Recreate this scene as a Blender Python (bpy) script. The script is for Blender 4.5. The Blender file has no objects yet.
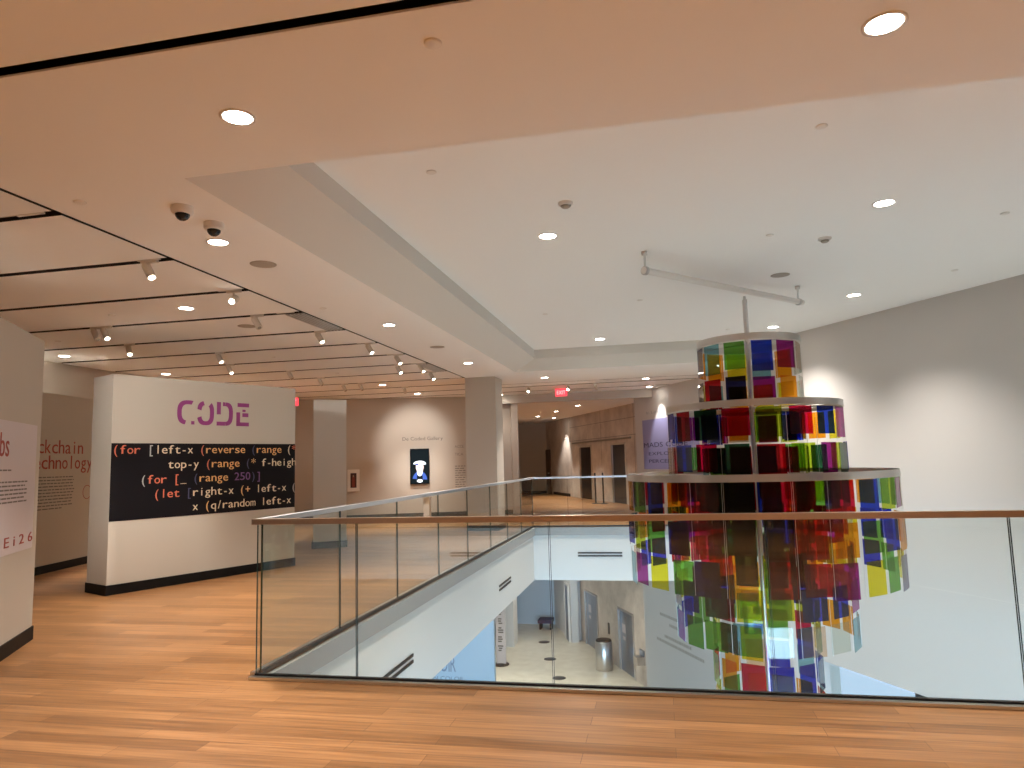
import bpy, bmesh, math, random
from mathutils import Vector, Matrix
random.seed(7)
PI = math.pi
S = bpy.context.scene
C = S.collection

# ------------------------------------------------------------------ camera
F_PX, YAW, PITCH, ROLL = 705.77, -0.20443, 0.10983, 0.027346
fw = Vector((math.sin(YAW)*math.cos(PITCH), math.cos(YAW)*math.cos(PITCH), math.sin(PITCH)))
r0 = Vector((math.cos(YAW), -math.sin(YAW), 0)); u0 = r0.cross(fw)
rt = math.cos(ROLL)*r0 - math.sin(ROLL)*u0; up = math.sin(ROLL)*r0 + math.cos(ROLL)*u0
cd = bpy.data.cameras.new('camera'); cam = bpy.data.objects.new('camera', cd); C.objects.link(cam)
cam.matrix_world = Matrix((( rt.x, up.x, -fw.x, 0), (rt.y, up.y, -fw.y, 0), (rt.z, up.z, -fw.z, 1.6), (0, 0, 0, 1)))
cd.sensor_width = 36; cd.lens = 36*F_PX/1024; cd.clip_start = .05; cd.clip_end = 200
S.camera = cam

# ------------------------------------------------------------------ world, exposure
W = bpy.data.worlds.new('world'); S.world = W; W.use_nodes = True
bg = W.node_tree.nodes['Background']; bg.inputs[0].default_value = (.55, .72, 1, 1); bg.inputs[1].default_value = .22
S.view_settings.view_transform = 'Standard'; S.view_settings.look = 'None'
S.view_settings.gamma = 1; S.view_settings.use_curve_mapping = False
S.view_settings.exposure = 2.45
cy = S.cycles
cy.max_bounces = 10; cy.diffuse_bounces = 5; cy.glossy_bounces = 4; cy.transmission_bounces = 6
cy.transparent_max_bounces = 48; cy.caustics_reflective = False; cy.caustics_refractive = False
cy.sample_clamp_indirect = 4; cy.use_denoising = True

WARM = (1.0, .91, .82); NEUT = (1.0, .92, .84); DAY = (.44, .71, 1.0)
P_DOWN, P_ATR, P_TRACK = 140, 145, 40

def area(name, loc, rot, sx, sy, power, col):
    l = bpy.data.lights.new(name, 'AREA'); l.shape = 'RECTANGLE'; l.size = sx; l.size_y = sy
    l.energy = power; l.color = col
    o = bpy.data.objects.new(name, l); C.objects.link(o); o.location = loc; o.rotation_euler = rot; return o
# daylight entering through the lower hall's tall windows (below and behind the viewer, and in the right wall)
area('window_daylight', (1.5, -6.8, -3.4), (PI/2, 0, 0), 17, 4.0, 720, DAY)

# ------------------------------------------------------------------ materials
def mat(name, col, rough=.5, metal=0, emit=None, es=1, spec=.5):
    m = bpy.data.materials.new(name); m.use_nodes = True
    b = m.node_tree.nodes['Principled BSDF']
    b.inputs['Base Color'].default_value = (*col, 1); b.inputs['Roughness'].default_value = rough
    b.inputs['Metallic'].default_value = metal; b.inputs['Specular IOR Level'].default_value = spec
    if emit: b.inputs['Emission Color'].default_value = (*emit, 1); b.inputs['Emission Strength'].default_value = es
    return m
def noisy(name, c1, c2, scale, rough=.6, detail=4, bump=0, stretch=(1, 1, 1), spec=.5, metal=0):
    m = mat(name, c1, rough, metal, spec=spec); nt = m.node_tree; N = nt.nodes; L = nt.links; b = N['Principled BSDF']
    tc = N.new('ShaderNodeTexCoord'); mp = N.new('ShaderNodeMapping'); mp.inputs['Scale'].default_value = stretch
    n = N.new('ShaderNodeTexNoise'); n.inputs['Scale'].default_value = scale; n.inputs['Detail'].default_value = detail
    r = N.new('ShaderNodeValToRGB'); r.color_ramp.elements[0].color = (*c1, 1); r.color_ramp.elements[1].color = (*c2, 1)
    r.color_ramp.elements[0].position = .3; r.color_ramp.elements[1].position = .7
    L.new(tc.outputs['Object'], mp.inputs[0]); L.new(mp.outputs[0], n.inputs[0]); L.new(n.outputs[0], r.inputs[0]); L.new(r.outputs[0], b.inputs['Base Color'])
    if bump:
        bp = N.new('ShaderNodeBump'); bp.inputs['Strength'].default_value = bump; L.new(n.outputs[0], bp.inputs['Height']); L.new(bp.outputs[0], b.inputs['Normal'])
    return m
def wood():
    m = mat('oak_planks', (.4, .2, .1), .36); nt = m.node_tree; N = nt.nodes; L = nt.links; b = N['Principled BSDF']
    tc = N.new('ShaderNodeTexCoord')
    br = N.new('ShaderNodeTexBrick'); br.inputs['Color1'].default_value = (.36, .175, .068, 1); br.inputs['Color2'].default_value = (.205, .092, .031, 1)
    br.inputs['Mortar'].default_value = (.16, .075, .03, 1); br.inputs['Scale'].default_value = 1
    br.inputs['Mortar Size'].default_value = .0022; br.inputs['Brick Width'].default_value = 1.35; br.inputs['Row Height'].default_value = .14
    br.offset = .37; br.offset_frequency = 2; br.inputs['Bias'].default_value = -.1
    mp = N.new('ShaderNodeMapping'); mp.inputs['Scale'].default_value = (.9, 24, 1)
    n = N.new('ShaderNodeTexNoise'); n.inputs['Scale'].default_value = 1.6; n.inputs['Detail'].default_value = 6
    mx = N.new('ShaderNodeMixRGB'); mx.blend_type = 'MULTIPLY'; mx.inputs[0].default_value = 1
    r = N.new('ShaderNodeValToRGB'); r.color_ramp.elements[0].color = (.62, .58, .52, 1); r.color_ramp.elements[1].color = (1.25, 1.27, 1.27, 1)
    r.color_ramp.elements[0].position = .3; r.color_ramp.elements[1].position = .7
    L.new(tc.outputs['Object'], br.inputs[0]); L.new(tc.outputs['Object'], mp.inputs[0]); L.new(mp.outputs[0], n.inputs[0])
    L.new(n.outputs[0], r.inputs[0]); L.new(br.outputs[0], mx.inputs[1]); L.new(r.outputs[0], mx.inputs[2]); L.new(mx.outputs[0], b.inputs['Base Color'])
    r2 = N.new('ShaderNodeMapRange'); r2.inputs[3].default_value = .30; r2.inputs[4].default_value = .46; L.new(n.outputs[0], r2.inputs[0]); L.new(r2.outputs[0], b.inputs['Roughness'])
    return m
def concrete():
    m = mat('concrete_panels', (.4, .36, .31), .7); nt = m.node_tree; N = nt.nodes; L = nt.links; b = N['Principled BSDF']
    tc = N.new('ShaderNodeTexCoord')
    n = N.new('ShaderNodeTexNoise'); n.inputs['Scale'].default_value = 1.3; n.inputs['Detail'].default_value = 8; n.inputs['Roughness'].default_value = .65
    r = N.new('ShaderNodeValToRGB'); r.color_ramp.elements[0].color = (.46, .40, .35, 1); r.color_ramp.elements[1].color = (.66, .59, .52, 1)
    r.color_ramp.elements[0].position = .35; r.color_ramp.elements[1].position = .68
    L.new(tc.outputs['Object'], n.inputs[0]); L.new(n.outputs[0], r.inputs[0]); L.new(r.outputs[0], b.inputs['Base Color'])
    return m
def clear(name, tint, gloss=.9, ior=1.45, rough=.0):
    """thin sheet: light passes straight through tinted, a Fresnel share is mirrored"""
    m = bpy.data.materials.new(name); m.use_nodes = True; nt = m.node_tree; N = nt.nodes; L = nt.links
    for n in list(N): N.remove(n)
    out = N.new('ShaderNodeOutputMaterial'); t = N.new('ShaderNodeBsdfTransparent'); t.inputs[0].default_value = (*tint, 1)
    g = N.new('ShaderNodeBsdfGlossy'); g.inputs[0].default_value = (gloss, gloss, gloss, 1); g.inputs['Roughness'].default_value = rough
    lw = N.new('ShaderNodeLayerWeight'); lw.inputs[0].default_value = .5; pw = N.new('ShaderNodeMath'); pw.operation = 'POWER'; pw.inputs[1].default_value = 5
    f = N.new('ShaderNodeMapRange'); f.inputs[3].default_value = ((ior-1)/(ior+1))**2; f.inputs[4].default_value = .9; mx = N.new('ShaderNodeMixShader')
    L.new(lw.outputs['Facing'], pw.inputs[0]); L.new(pw.outputs[0], f.inputs[0])
    L.new(f.outputs[0], mx.inputs[0]); L.new(t.outputs[0], mx.inputs[1]); L.new(g.outputs[0], mx.inputs[2]); L.new(mx.outputs[0], out.inputs[0])
    return m
M = dict(
    ceil=mat('ceiling_paint', (.94, .945, .94), .85, spec=.2), wall=mat('wall_paint', (.54, .49, .43), .8, spec=.25),
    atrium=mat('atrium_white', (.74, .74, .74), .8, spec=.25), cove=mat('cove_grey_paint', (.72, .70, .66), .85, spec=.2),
    right=mat('right_wall_paint', (.62, .60, .58), .8, spec=.25), part=mat('partition_paint', (.52, .485, .42), .8, spec=.25),
    black=mat('black', (.012, .011, .011), .5), base=mat('baseboard_black', (.008, .0075, .0075), .5, spec=.15),
    dark=mat('dark_metal', (.06, .06, .065), .4, .6), steel=mat('brushed_steel', (.62, .61, .60), .28, 1),
    bronze=mat('bronze_rail', (.60, .48, .38), .3, .9), alum=mat('satin_aluminium', (.66, .66, .67), .35, .85),
    grey=mat('grey_trim', (.36, .37, .38), .5), white=mat('white_enamel', (.82, .80, .77), .4), offw=mat('track_white', (.70, .66, .60), .45),
    lens=mat('lamp_lens', (1, 1, 1), .4, emit=(1, .92, .80), es=9), hot=mat('spot_lens', (1, 1, 1), .4, emit=(1, .88, .70), es=7),
    dim=mat('unlit_lens', (.35, .33, .30), .3), wood=wood(), conc=concrete(),
    terr=noisy('pale_terrazzo', (.60, .56, .46), (.70, .66, .56), 3, .3), glass=clear('guard_glass', (.945, .970, .952), .9, 1.5),
    edge=mat('glass_edge', (.02, .05, .045), .2), purple=mat('logo_purple', (.28, .045, .21), .5), red=mat('letter_red', (.34, .05, .035), .6),
    txt=mat('small_text', (.16, .15, .14), .7), mural=mat('mural_black', (.008, .007, .009), .6, spec=.12), poster=mat('poster_lilac', (.60, .56, .58), .6),
    lav=mat('banner_lavender', (.30, .30, .55), .6), navy=mat('banner_navy', (.03, .03, .10), .6), door=mat('elevator_door_dark', (.055, .05, .055), .3, .7),
    doorl=mat('elevator_door_steel', (.30, .34, .40), .3, .8), brown=mat('brown_door', (.10, .055, .035), .5),
    exitr=mat('exit_red', (.5, .02, .03), .4, emit=(1, .06, .08), es=.3), exitw=mat('exit_letters', (.8, .5, .5), .4, emit=(1, .5, .5), es=.3),
    o1=mat('code_orange_red', (.62, .16, .09), .6), cream=mat('code_cream', (.72, .60, .42), .6), yel=mat('code_amber', (.74, .42, .16), .6),
    pur=mat('code_purple', (.17, .07, .20), .6), gry=mat('code_grey', (.42, .44, .42), .6), dkb=mat('code_dark_blue', (.05, .05, .11), .6),
    joint=mat('joint_grey', (.25, .23, .2), .8), grille=mat('speaker_grille', (.42, .37, .31), .6), led=mat('vent_grey', (.36, .34, .31), .5),
)
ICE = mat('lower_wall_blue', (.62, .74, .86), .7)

# ------------------------------------------------------------------ helpers
class G:
    """collects shapes, then links them as one mesh"""
    def __init__(s): s.v = []; s.f = []; s.m = []; s.mi = 0; s.sm = []
    def add(s, vs, fs, mi=None, smooth=False):
        b = len(s.v); s.v += [tuple(v) for v in vs]; s.f += [tuple(i+b for i in f) for f in fs]
        s.m += [s.mi if mi is None else mi]*len(fs); s.sm += [smooth]*len(fs); return s
    def box(s, a, b, mi=None):
        x0, y0, z0 = (min(a[i], b[i]) for i in range(3)); x1, y1, z1 = (max(a[i], b[i]) for i in range(3))
        return s.prism([(x0, y0), (x1, y0), (x1, y1), (x0, y1)], z0, z1, mi)
    def slat(s, pts, z0, z1):
        k = len(s.f); s.prism(pts, z0, z1, 0)
        for j in range(k+2, len(s.f)): s.m[j] = 1
    def prism(s, pts, z0, z1, mi=None):
        n = len(pts); ar = sum(pts[i][0]*pts[(i+1) % n][1]-pts[(i+1) % n][0]*pts[i][1] for i in range(n))
        if ar < 0: pts = pts[::-1]
        vs = [(p[0], p[1], z0) for p in pts]+[(p[0], p[1], z1) for p in pts]
        fs = [tuple(range(n))[::-1], tuple(range(n, 2*n))]+[(i, (i+1) % n, n+(i+1) % n, n+i) for i in range(n)]
        return s.add(vs, fs, mi)
    def obox(s, o, R, U, N, w, h, d, mi=None):
        """box from corner o: w along R, h along U, d along N"""
        o = Vector(o); R, U, N = Vector(R)*w, Vector(U)*h, Vector(N)*d
        vs = [o, o+R, o+R+U, o+U, o+N, o+R+N, o+R+U+N, o+U+N]
        fs = [(0, 3, 2, 1), (4, 5, 6, 7), (0, 1, 5, 4), (1, 2, 6, 5), (2, 3, 7, 6), (3, 0, 4, 7)]
        if R.cross(U).dot(N) < 0: fs = [f[::-1] for f in fs]
        return s.add(vs, fs, mi)
    def tube(s, a, b, r, r2=None, seg=12, mi=None, cap=True):
        a, b = Vector(a), Vector(b); r2 = r if r2 is None else r2; d = (b-a).normalized()
        x = d.orthogonal().normalized(); y = d.cross(x); vs = []
        for c, q in ((a, r), (b, r2)): vs += [c+x*math.cos(2*PI*i/seg)*q+y*math.sin(2*PI*i/seg)*q for i in range(seg)]
        s.add(vs, [(i, (i+1) % seg, seg+(i+1) % seg, seg+i) for i in range(seg)], mi, True)
        if cap: s.add(vs, [tuple(range(seg))[::-1], tuple(range(seg, 2*seg))], mi)
        return s
    def lathe(s, c, prof, seg=24, mi=None):
        """profile of (r, z) revolved about the vertical through c"""
        n = len(prof); vs = [(c[0]+r*math.cos(2*PI*i/seg), c[1]+r*math.sin(2*PI*i/seg), c[2]+z) for r, z in prof for i in range(seg)]
        fs = [(k*seg+i, k*seg+(i+1) % seg, (k+1)*seg+(i+1) % seg, (k+1)*seg+i) for k in range(n-1) for i in range(seg)]
        return s.add(vs, fs, mi, True)
    def build(s, name, mats, parent=None):
        me = bpy.data.meshes.new(name); me.from_pydata(s.v, [], s.f)
        for m in (mats if isinstance(mats, (list, tuple)) else [mats]): me.materials.append(m)
        for i, p in enumerate(me.polygons): p.material_index = s.m[i]; p.use_smooth = s.sm[i]
        me.update(); o = bpy.data.objects.new(name, me); C.objects.link(o)
        if parent is not None:
            o.parent = parent
            if parent.parent is None: o.matrix_parent_inverse = Matrix.Translation(-parent.location)
        return o
def struct(name, g, m):
    o = g.build(name, m); o['kind'] = 'structure'; return o
def tag(o, label, cat, group=None):
    o['label'] = label; o['category'] = cat
    if group: o['group'] = group
    return o
def thing(name, loc, label, cat, group=None):
    o = bpy.data.objects.new(name, None); C.objects.link(o); o.location = loc; o.empty_display_size = .1
    return tag(o, label, cat, group)
def attach(o, parent):
    o.parent = parent; o.matrix_parent_inverse = Matrix.Translation(-parent.location); return o

# glyph shapes of the built-in font
_gl = {}
def glyph(ch):
    if ch not in _gl:
        cu = bpy.data.curves.new('g', 'FONT'); cu.body = ch; cu.size = 1; cu.resolution_u = 3
        o = bpy.data.objects.new('g', cu); C.objects.link(o)
        dg = bpy.context.evaluated_depsgraph_get(); dg.update()
        me = bpy.data.meshes.new_from_object(o.evaluated_get(dg))
        vs = [v.co.copy() for v in me.vertices]; fs = [tuple(p.vertices) for p in me.polygons]
        bpy.data.meshes.remove(me); bpy.data.objects.remove(o); bpy.data.curves.remove(cu)
        _gl[ch] = (vs, fs, min((v.x for v in vs), default=0), max((v.x for v in vs), default=.3))
    return _gl[ch]
def lay(g, shapes, O, R, U, N, mi=None, t=.003):
    """flat glyph (vs, fs) in (u, v) put on a plane as a thin raised shape"""
    vs, fs = shapes; O, R, U, N = map(Vector, (O, R, U, N)); n = len(vs)
    top = [O+R*v[0]+U*v[1]+N*t for v in vs]; nrm = R.cross(U).dot(N) > 0
    g.add(top, fs if nrm else [f[::-1] for f in fs], mi)
    ed = {}
    for f in fs:
        for i in range(len(f)): ed[(f[i], f[(i+1) % len(f)])] = 1
    side = []; bot = [O+R*v[0]+U*v[1] for v in vs]
    for (a, b) in ed:
        if (b, a) not in ed: side.append((a, a+n, b+n, b) if nrm else (b, b+n, a+n, a))
    g.add(top+bot, side, mi)
def mono(g, s, u, v, cell, size, O, R, U, N, mi, sx=1, bold=0):
    O, R, U = Vector(O), Vector(R), Vector(U)
    for i, ch in enumerate(s):
        if ch == ' ': continue
        vs, fs, x0, x1 = glyph(ch); w = (x1-x0)*size
        k = min(1, cell*.92/max(w, 1e-5)) if w > cell*.92 else (min(1.5, cell*.84/w) if ch not in "i([l)].-/_:'" else 1)
        off = u+i*cell+(cell-w*k)/2
        lay(g, ([((p.x-x0)*size*k+off, p.y*size+v) for p in vs], fs), O, R, U, N, mi)
def text(g, s, u, v, size, O, R, U, N, mi, width=None, gap=.09, tall=1):
    x = 0; out = []
    for ch in s:
        if ch == ' ': x += .3; continue
        vs, fs, x0, x1 = glyph(ch); out.append(([(p.x-x0+x, p.y) for p in vs], fs)); x += x1-x0+gap
    k = size if width is None else width/max(x-gap, .01)
    for vs, fs in out: lay(g, ([(a*k+u, b*size*tall+v) for a, b in vs], fs), O, R, U, N, mi)
def bars(g, rows, O, R, U, N, mi, h=.018):
    """lines too small to read, as broken strokes; rows of (u0, u1, v)"""
    for u0, u1, v in rows:
        u = u0
        while u < u1-.02:
            w = min(random.uniform(.05, .14), u1-u)
            g.obox(Vector(O)+Vector(R)*u+Vector(U)*v, R, U, N, w, h, .002, mi); u += w+.022
def V(*a): return Vector(a)
Z = V(0, 0, 1)

# ------------------------------------------------------------------ the building
CZ, AZ, LZ, SB = 3.66, 4.12, -5.95, -1.27      # ceilings, lower floor, slab underside
XL, YN, YF = -3.15, 5.13, 17.3                 # edges of the opening in the floor
XC = -4.58                                     # long joint in the ceiling
def wx(y):                                     # the oblique right wall
    return .3-.5186*(y-20.5) if y > 15.4 else 2.95-(y-15.4)*.5885
WE = (-.75, 22.55)
def struct_poly(name, polys, m):
    g = G()
    for pts, z0, z1 in polys: g.prism(pts, z0, z1)
    return struct(name, g, m)
struct_poly('floor', [([(-15, -6), (16, -6), (wx(YN), YN), (-15, YN)], -.05, 0),
    ([(-15, YN), (XL, YN), (XL, YF), (-15, YF)], -.05, 0),
    ([(-15, YF), (wx(YF), YF), WE, (.6, 22.6), (-6.6, 37.5), (-15, 37.5)], -.05, 0)], M['wood'])
struct_poly('floor_slab', [([(-15, -6), (16, -6), (wx(YN), YN-.01), (-15, YN-.01)], SB, -.05),
    ([(-15, YN-.01), (XL-.01, YN-.01), (XL-.01, YF+.01), (-15, YF+.01)], SB, -.05),
    ([(-15, YF+.01), (wx(YF), YF+.01), WE, (.6, 22.6), (-6.6, 37.5), (-15, 37.5)], SB, -.05)], M['atrium'])
struct('trim_1', G().box((XL-.005, YN, -.2), (XL+.05, YF, -.015)).box((XL, YF+.005, -.2), (wx(YF), YF-.05, -.015)).box((XL, YN-.005, -.2), (wx(YN)-.05, YN+.05, -.015)), M['grey'])
struct_poly('lower_floor', [([(-15, -7.2), (18, -7.2), (wx(YN)+1, YN), (.9, 22.5), (-6.6, 38), (-15, 38)], LZ-.1, LZ)], M['terr'])
# linear slots in the slab edge
g = G()
for y0 in (7.62, 13.5):
    for dz in (0, -.075): g.box((XL-.02, y0, -.78+dz), (XL+.004, y0+1.05, -.745+dz))
for dz in (0, -.07): g.box((-2.08, YF+.02, -.64+dz), (-1.02, YF-.004, -.605+dz))
struct('trim_2', g, M['black'])

# ceilings
SX, SY0, SY1 = -3.21, 4.24, 15.85
g = G()
slotsY = [2.83, 4.57, 5.9, 7.2, 8.48, 9.8, 11.04, 12.38, 13.68, 15.02, 16.4, 17.75, 19.1, 20.4]
hw = .03
g.box((XC+.02, -6, CZ), (16, slotsY[0]-hw-.01, CZ+.012)); g.box((XC+.02, slotsY[0]+hw+.01, CZ), (16, SY0, CZ+.012))
g.box((XC+.02, SY0, CZ), (SX, SY1, CZ+.012))
g.prism([(XC+.02, SY1), (2.9, SY1), (2.2, slotsY[11]-hw+.6), (XC+.02, slotsY[11]-.03+.6)], CZ, CZ+.012)
struct('ceiling', g, M['ceil'])
g = G(); ys = [-6]+slotsY; hw = .05
for a, b in zip(ys, ys[1:]+[22.2]):
    a += hw if a > -6 else 0; b -= hw if b < 22 else 0
    g.slat([(-15, a), (XC-.02, a), (XC-.02, b), (-15, b)], CZ, CZ+.05)
ys2 = [18.34, 19.1, 20.4, 21.45]
for a, b in zip(ys2, ys2[1:]):
    a += hw if a > 18.4 else .02; b -= hw if b < 21 else 0
    g.slat([(XC-.02, a), (wx(a), a), (wx(b), b), (XC-.02, b)], CZ, CZ+.05)
struct('ceiling_gallery', g, [M['ceil'], M['black']])
struct_poly('ceiling_backing', [([(-15, -6), (16, -6), (16, SY0), (-15, SY0)], CZ+.16, CZ+.2), ([(-15, SY0), (SX, SY0), (SX, 22.5), (-15, 22.5)], CZ+.16, CZ+.2),
    ([(SX, SY1+.03), (2.9, SY1+.03), (-.2, 22.5), (SX, 22.5)], CZ+.16, CZ+.2)], M['black'])
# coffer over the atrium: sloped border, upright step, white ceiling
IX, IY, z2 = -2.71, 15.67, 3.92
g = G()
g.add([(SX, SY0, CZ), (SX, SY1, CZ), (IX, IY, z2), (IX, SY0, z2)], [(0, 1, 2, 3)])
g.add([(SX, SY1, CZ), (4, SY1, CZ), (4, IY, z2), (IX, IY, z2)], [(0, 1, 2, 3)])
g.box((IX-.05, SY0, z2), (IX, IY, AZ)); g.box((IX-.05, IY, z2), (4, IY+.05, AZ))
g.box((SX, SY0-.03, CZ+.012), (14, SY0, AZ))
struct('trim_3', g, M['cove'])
struct_poly('ceiling_atrium', [([(IX-.1, SY0-.05), (wx(SY0)+.5, SY0-.05), (wx(IY)+.5, IY+.1), (IX-.1, IY+.1)], AZ, AZ+.1)], M['ceil'])
# lobby drop
LC = 3.50
struct_poly('ceiling_lobby', [([(-9, 21.5), (1.2, 21.5), (-6.3, 38), (-12, 38)], LC, LC+.12)], M['ceil'])
struct_poly('wall_lobby_drop', [([(-4.9, 21.42), (.3, 21.42), (.3, 21.5), (-4.9, 21.5)], LC-.09, CZ+.1)], M['wall'])

# walls

def wallrun(g, pts, t, z0, z1):
    for a, b in zip(pts, pts[1:]):
        a2, b2 = Vector(a), Vector(b); d = (b2-a2).normalized(); n = Vector((-d.y, d.x))*-t
        g.prism([a2, b2, b2+n, a2+n], z0, z1)
wA = Vector((2.95, 15.4)); dW = (Vector((wx(5), 5))-wA).normalized()
SILL = -2.48; oB = wA+dW*11
g = G()
wallrun(g, [(wx(-6.9), -6.9), (2.95, 15.4), (.3, 20.5), WE], .35, -1.2, AZ+.2)
wallrun(g, [(wx(-6.9), -6.9), tuple(oB)], .35, LZ, -1.2); wallrun(g, [tuple(wA), (.3, 20.5), WE], .35, LZ, -1.2)
wallrun(g, [tuple(oB), tuple(wA)], .35, SILL, -1.2)
struct('wall_right', g, M['right'])
nW = Vector((dW.y, -dW.x)); nW = nW if nW.x < 0 else -nW     # towards the atrium

def onW(k, z, out=0): q = wA+dW*k+nW*out; return (q.x, q.y, z)
dW3, nW3 = V(dW.x, dW.y, 0), V(nW.x, nW.y, 0)
struct('trim_4', G().obox(onW(-.2, -.67, -.001), dW3, Z, nW3, 22, .006, .002), M['cove'])
fr = G()
for k in (2.08, 5.0, 8.0, 10.9): fr.obox(onW(k, LZ, -.12), dW3, Z, nW3, .95 if k == 2.08 else .08, SILL-LZ, .1)
fr.obox(onW(0, LZ, -.12), dW3, Z, nW3, 11, .1, .1)
w1 = struct('window_1', fr, M['dark'])
p = G().obox(onW(.06, LZ+.08, -.08), dW3, Z, nW3, 10.9, SILL-LZ-.14, .012).build('pane', M['glass'], w1)
struct_poly('wall_lower_side', [([(wx(-6.9)+.4, -7.2), (wx(-6.9)+.7, -7.2), (19, -6.9), (wx(-6.9)+.4, -6.9)], LZ, CZ)], M['wall'])

# storefront of the lower hall, below the viewer
fr = G()
for x in (-8, -5, -2, 1, 4, 7, 10, 13): fr.box((x-.05, -7.1, LZ), (x+.05, -6.95, SB))
fr.box((-8, -7.1, LZ), (13, -6.95, LZ+.12)).box((-8, -7.1, SB-.15), (13, -6.95, SB)).box((-8, -7.1, -3.6), (13, -6.95, -3.52))
w2 = struct('window_2', fr, M['dark'])
G().box((-8, -7.03, LZ+.1), (13, -7.02, SB-.1)).build('pane', M['glass'], w2)
struct_poly('wall_back', [([(-15, -6.3), (16, -6.3), (16, -6), (-15, -6)], 0, CZ+.2), ([(-15, -7.2), (-8, -7.2), (-8, -6.9), (-15, -6.9)], LZ, SB),
    ([(13, -7.2), (18, -7.2), (18, -6.9), (13, -6.9)], LZ, SB)], M['wall'])
struct_poly('wall_left', [([(-15.2, -6.3), (-15, -6.3), (-15, 8.8), (-15.2, 8.8)], LZ, CZ+.2), ([(-15, 8.6), (-10.9, 8.6), (-10.9, 19.68), (-11.2, 19.68), (-11.2, 8.9), (-15, 8.9)][:6], 0, CZ+.16)], M['wall'])
struct('baseboard_left', G().box((-10.9, 8.7, 0), (-10.88, 19.6, .13)), M['base'])
# gallery end wall, oblique
gd = Vector((.9522, .3055)); g0 = Vector((-7.83, 20.62)); gn = Vector((.3055, -.9522))
def onG(s, z, o=0): q = g0+gd*s+gn*o; return (q.x, q.y, z)
gd3, gn3 = V(gd.x, gd.y, 0), V(gn.x, gn.y, 0)
g = G().obox(onG(-3.4, 0, -.3), gd3, Z, gn3, 6.9, CZ+.12, .3)
g.obox(onG(-2.75, 0, 0), gd3, Z, gn3, .12, CZ+.1, .02)
struct('wall_gallery', g, M['wall'])
struct('baseboard_gallery', G().obox(onG(-3.3, 0, 0), gd3, Z, gn3, 6.8, .13, .02), M['base'])
# column at the end of the long joint
struct('wall_column', G().box((XC, 16.46, 0), (-3.83, 17.2, CZ+.05)), M['wall'])
struct('baseboard_column', G().box((XC-.015, 16.445, 0), (-3.815, 17.215, .13)), M['base'])
# lobby side walls
g = G()
g.prism([(-4.5, 21.5), (-4.3, 21.5), (-6.2, 26.2), (-6.9, 29.0), (-7.2, 29.0), (-6.4, 26.1)], 0, LC+.05)
g.prism([(-6.9, 29.0), (-6.38, 29.6), (-6.5, 31.6), (-7.2, 31.6)], 0, LC+.05)
g.prism([(-8.5, 34.8), (-5.5, 34.8), (-5.5, 35), (-8.5, 35)], 0, LC+.05)
g.prism([(-9, 31.0), (-7.2, 31.0), (-7.2, 31.6), (-9, 31.6)], 0, LC+.05)
g.prism([(-9, 31), (-8.5, 31), (-8.5, 35), (-9, 35)], 0, LC+.05)
struct('wall_lobby', g, M['wall'])
struct('baseboard_lobby', G().box((-8.5, 34.77, 0), (-5.6, 34.8, .14)).prism([(-6.89, 28.98), (-6.36, 29.58), (-6.38, 29.62), (-6.9, 29.02)], 0, .14), M['base'])

# elevator wall (both floors), with recessed doorways
ed = Vector((-.4202, .9074)); en = Vector((-.9074, -.4202)); e0 = Vector((-1.25, 25.5)); ed3, en3 = V(ed.x, ed.y, 0), V(en.x, en.y, 0)
def onE(s, z, o=0): q = e0+ed*s+en*o; return (q.x, q.y, z)
doorsS = [(-.02, 1.32), (3.62, 5.05)]        # span along the wall
def ewall(g, z0, z1, doors, dh, s0=-3.3, s1=10.6, t=.5):
    s = s0
    for a, b in doors:
        g.obox(onE(s, z0, -t), ed3, Z, en3, a-s, z1-z0, t); g.obox(onE(a, z0+dh, -t), ed3, Z, en3, b-a, z1-z0-dh, t); s = b
    g.obox(onE(s, z0, -t), ed3, Z, en3, s1-s, z1-z0, t)
g = G(); ewall(g, 0, LC+.05, doorsS, 2.12); struct('wall_elevator', g, M['conc'])
g = G(); ewall(g, LZ, SB+.05, doorsS, 2.12, s1=6.2); struct('wall_elevator_lower', g, M['conc'])
g = G()
for z in (2.42, 3.02): g.obox(onE(-1.2, z, 0), ed3, Z, en3, 7.6, .02, .004)
for s in (-.9, 2.4, 6.3): g.obox(onE(s, 0, 0), ed3, Z, en3, .02, 3.5, .004)
g.obox(onE(-.6, 2.3, 0), ed3, Z, en3, 6.6, .06, .05)
struct('trim_5', g, M['joint'])  # grey strips for the concrete seams and the header above the doors
struct('wall_lobby_pier', G().obox(onE(-2.3, 0, 0), ed3, Z, en3, .9, LC, .04), M['part'])
struct('baseboard_elevator', G().obox(onE(6.6, 0, 0), ed3, Z, en3, 2.6, .13, .02), M['base'])
def elevator(n, s, z, m, w=1.32, sign=False):
    g = G(); g.obox(onE(s, z, -.07), ed3, Z, en3, w/2-.004, 2.12, .03).obox(onE(s+w/2+.004, z, -.07), ed3, Z, en3, w/2-.004, 2.12, .03)
    d = struct(n, g, m)
    f = G(); f.obox(onE(s-.07, z, 0), ed3, Z, en3, .07, 2.19, .03).obox(onE(s+w, z, 0), ed3, Z, en3, .07, 2.19, .03).obox(onE(s-.07, z+2.12, 0), ed3, Z, en3, w+.14, .07, .03)
    f.build('door_frame', M['part'] if z == 0 else M['steel'], d)
    if sign:
        q = G(); q.obox(onE(s+w/2+.15, z+1.35, -.038), ed3, Z, en3, .3, .3, .004); q.obox(onE(s+w/2+.2, z+1.1, -.038), ed3, Z, en3, .2, .12, .004)
        q.build('notice', M['poster'], d)
elevator('door_1', -.02, 0, M['door']); elevator('door_2', 3.62, 0, M['door'], 1.43)
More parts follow.
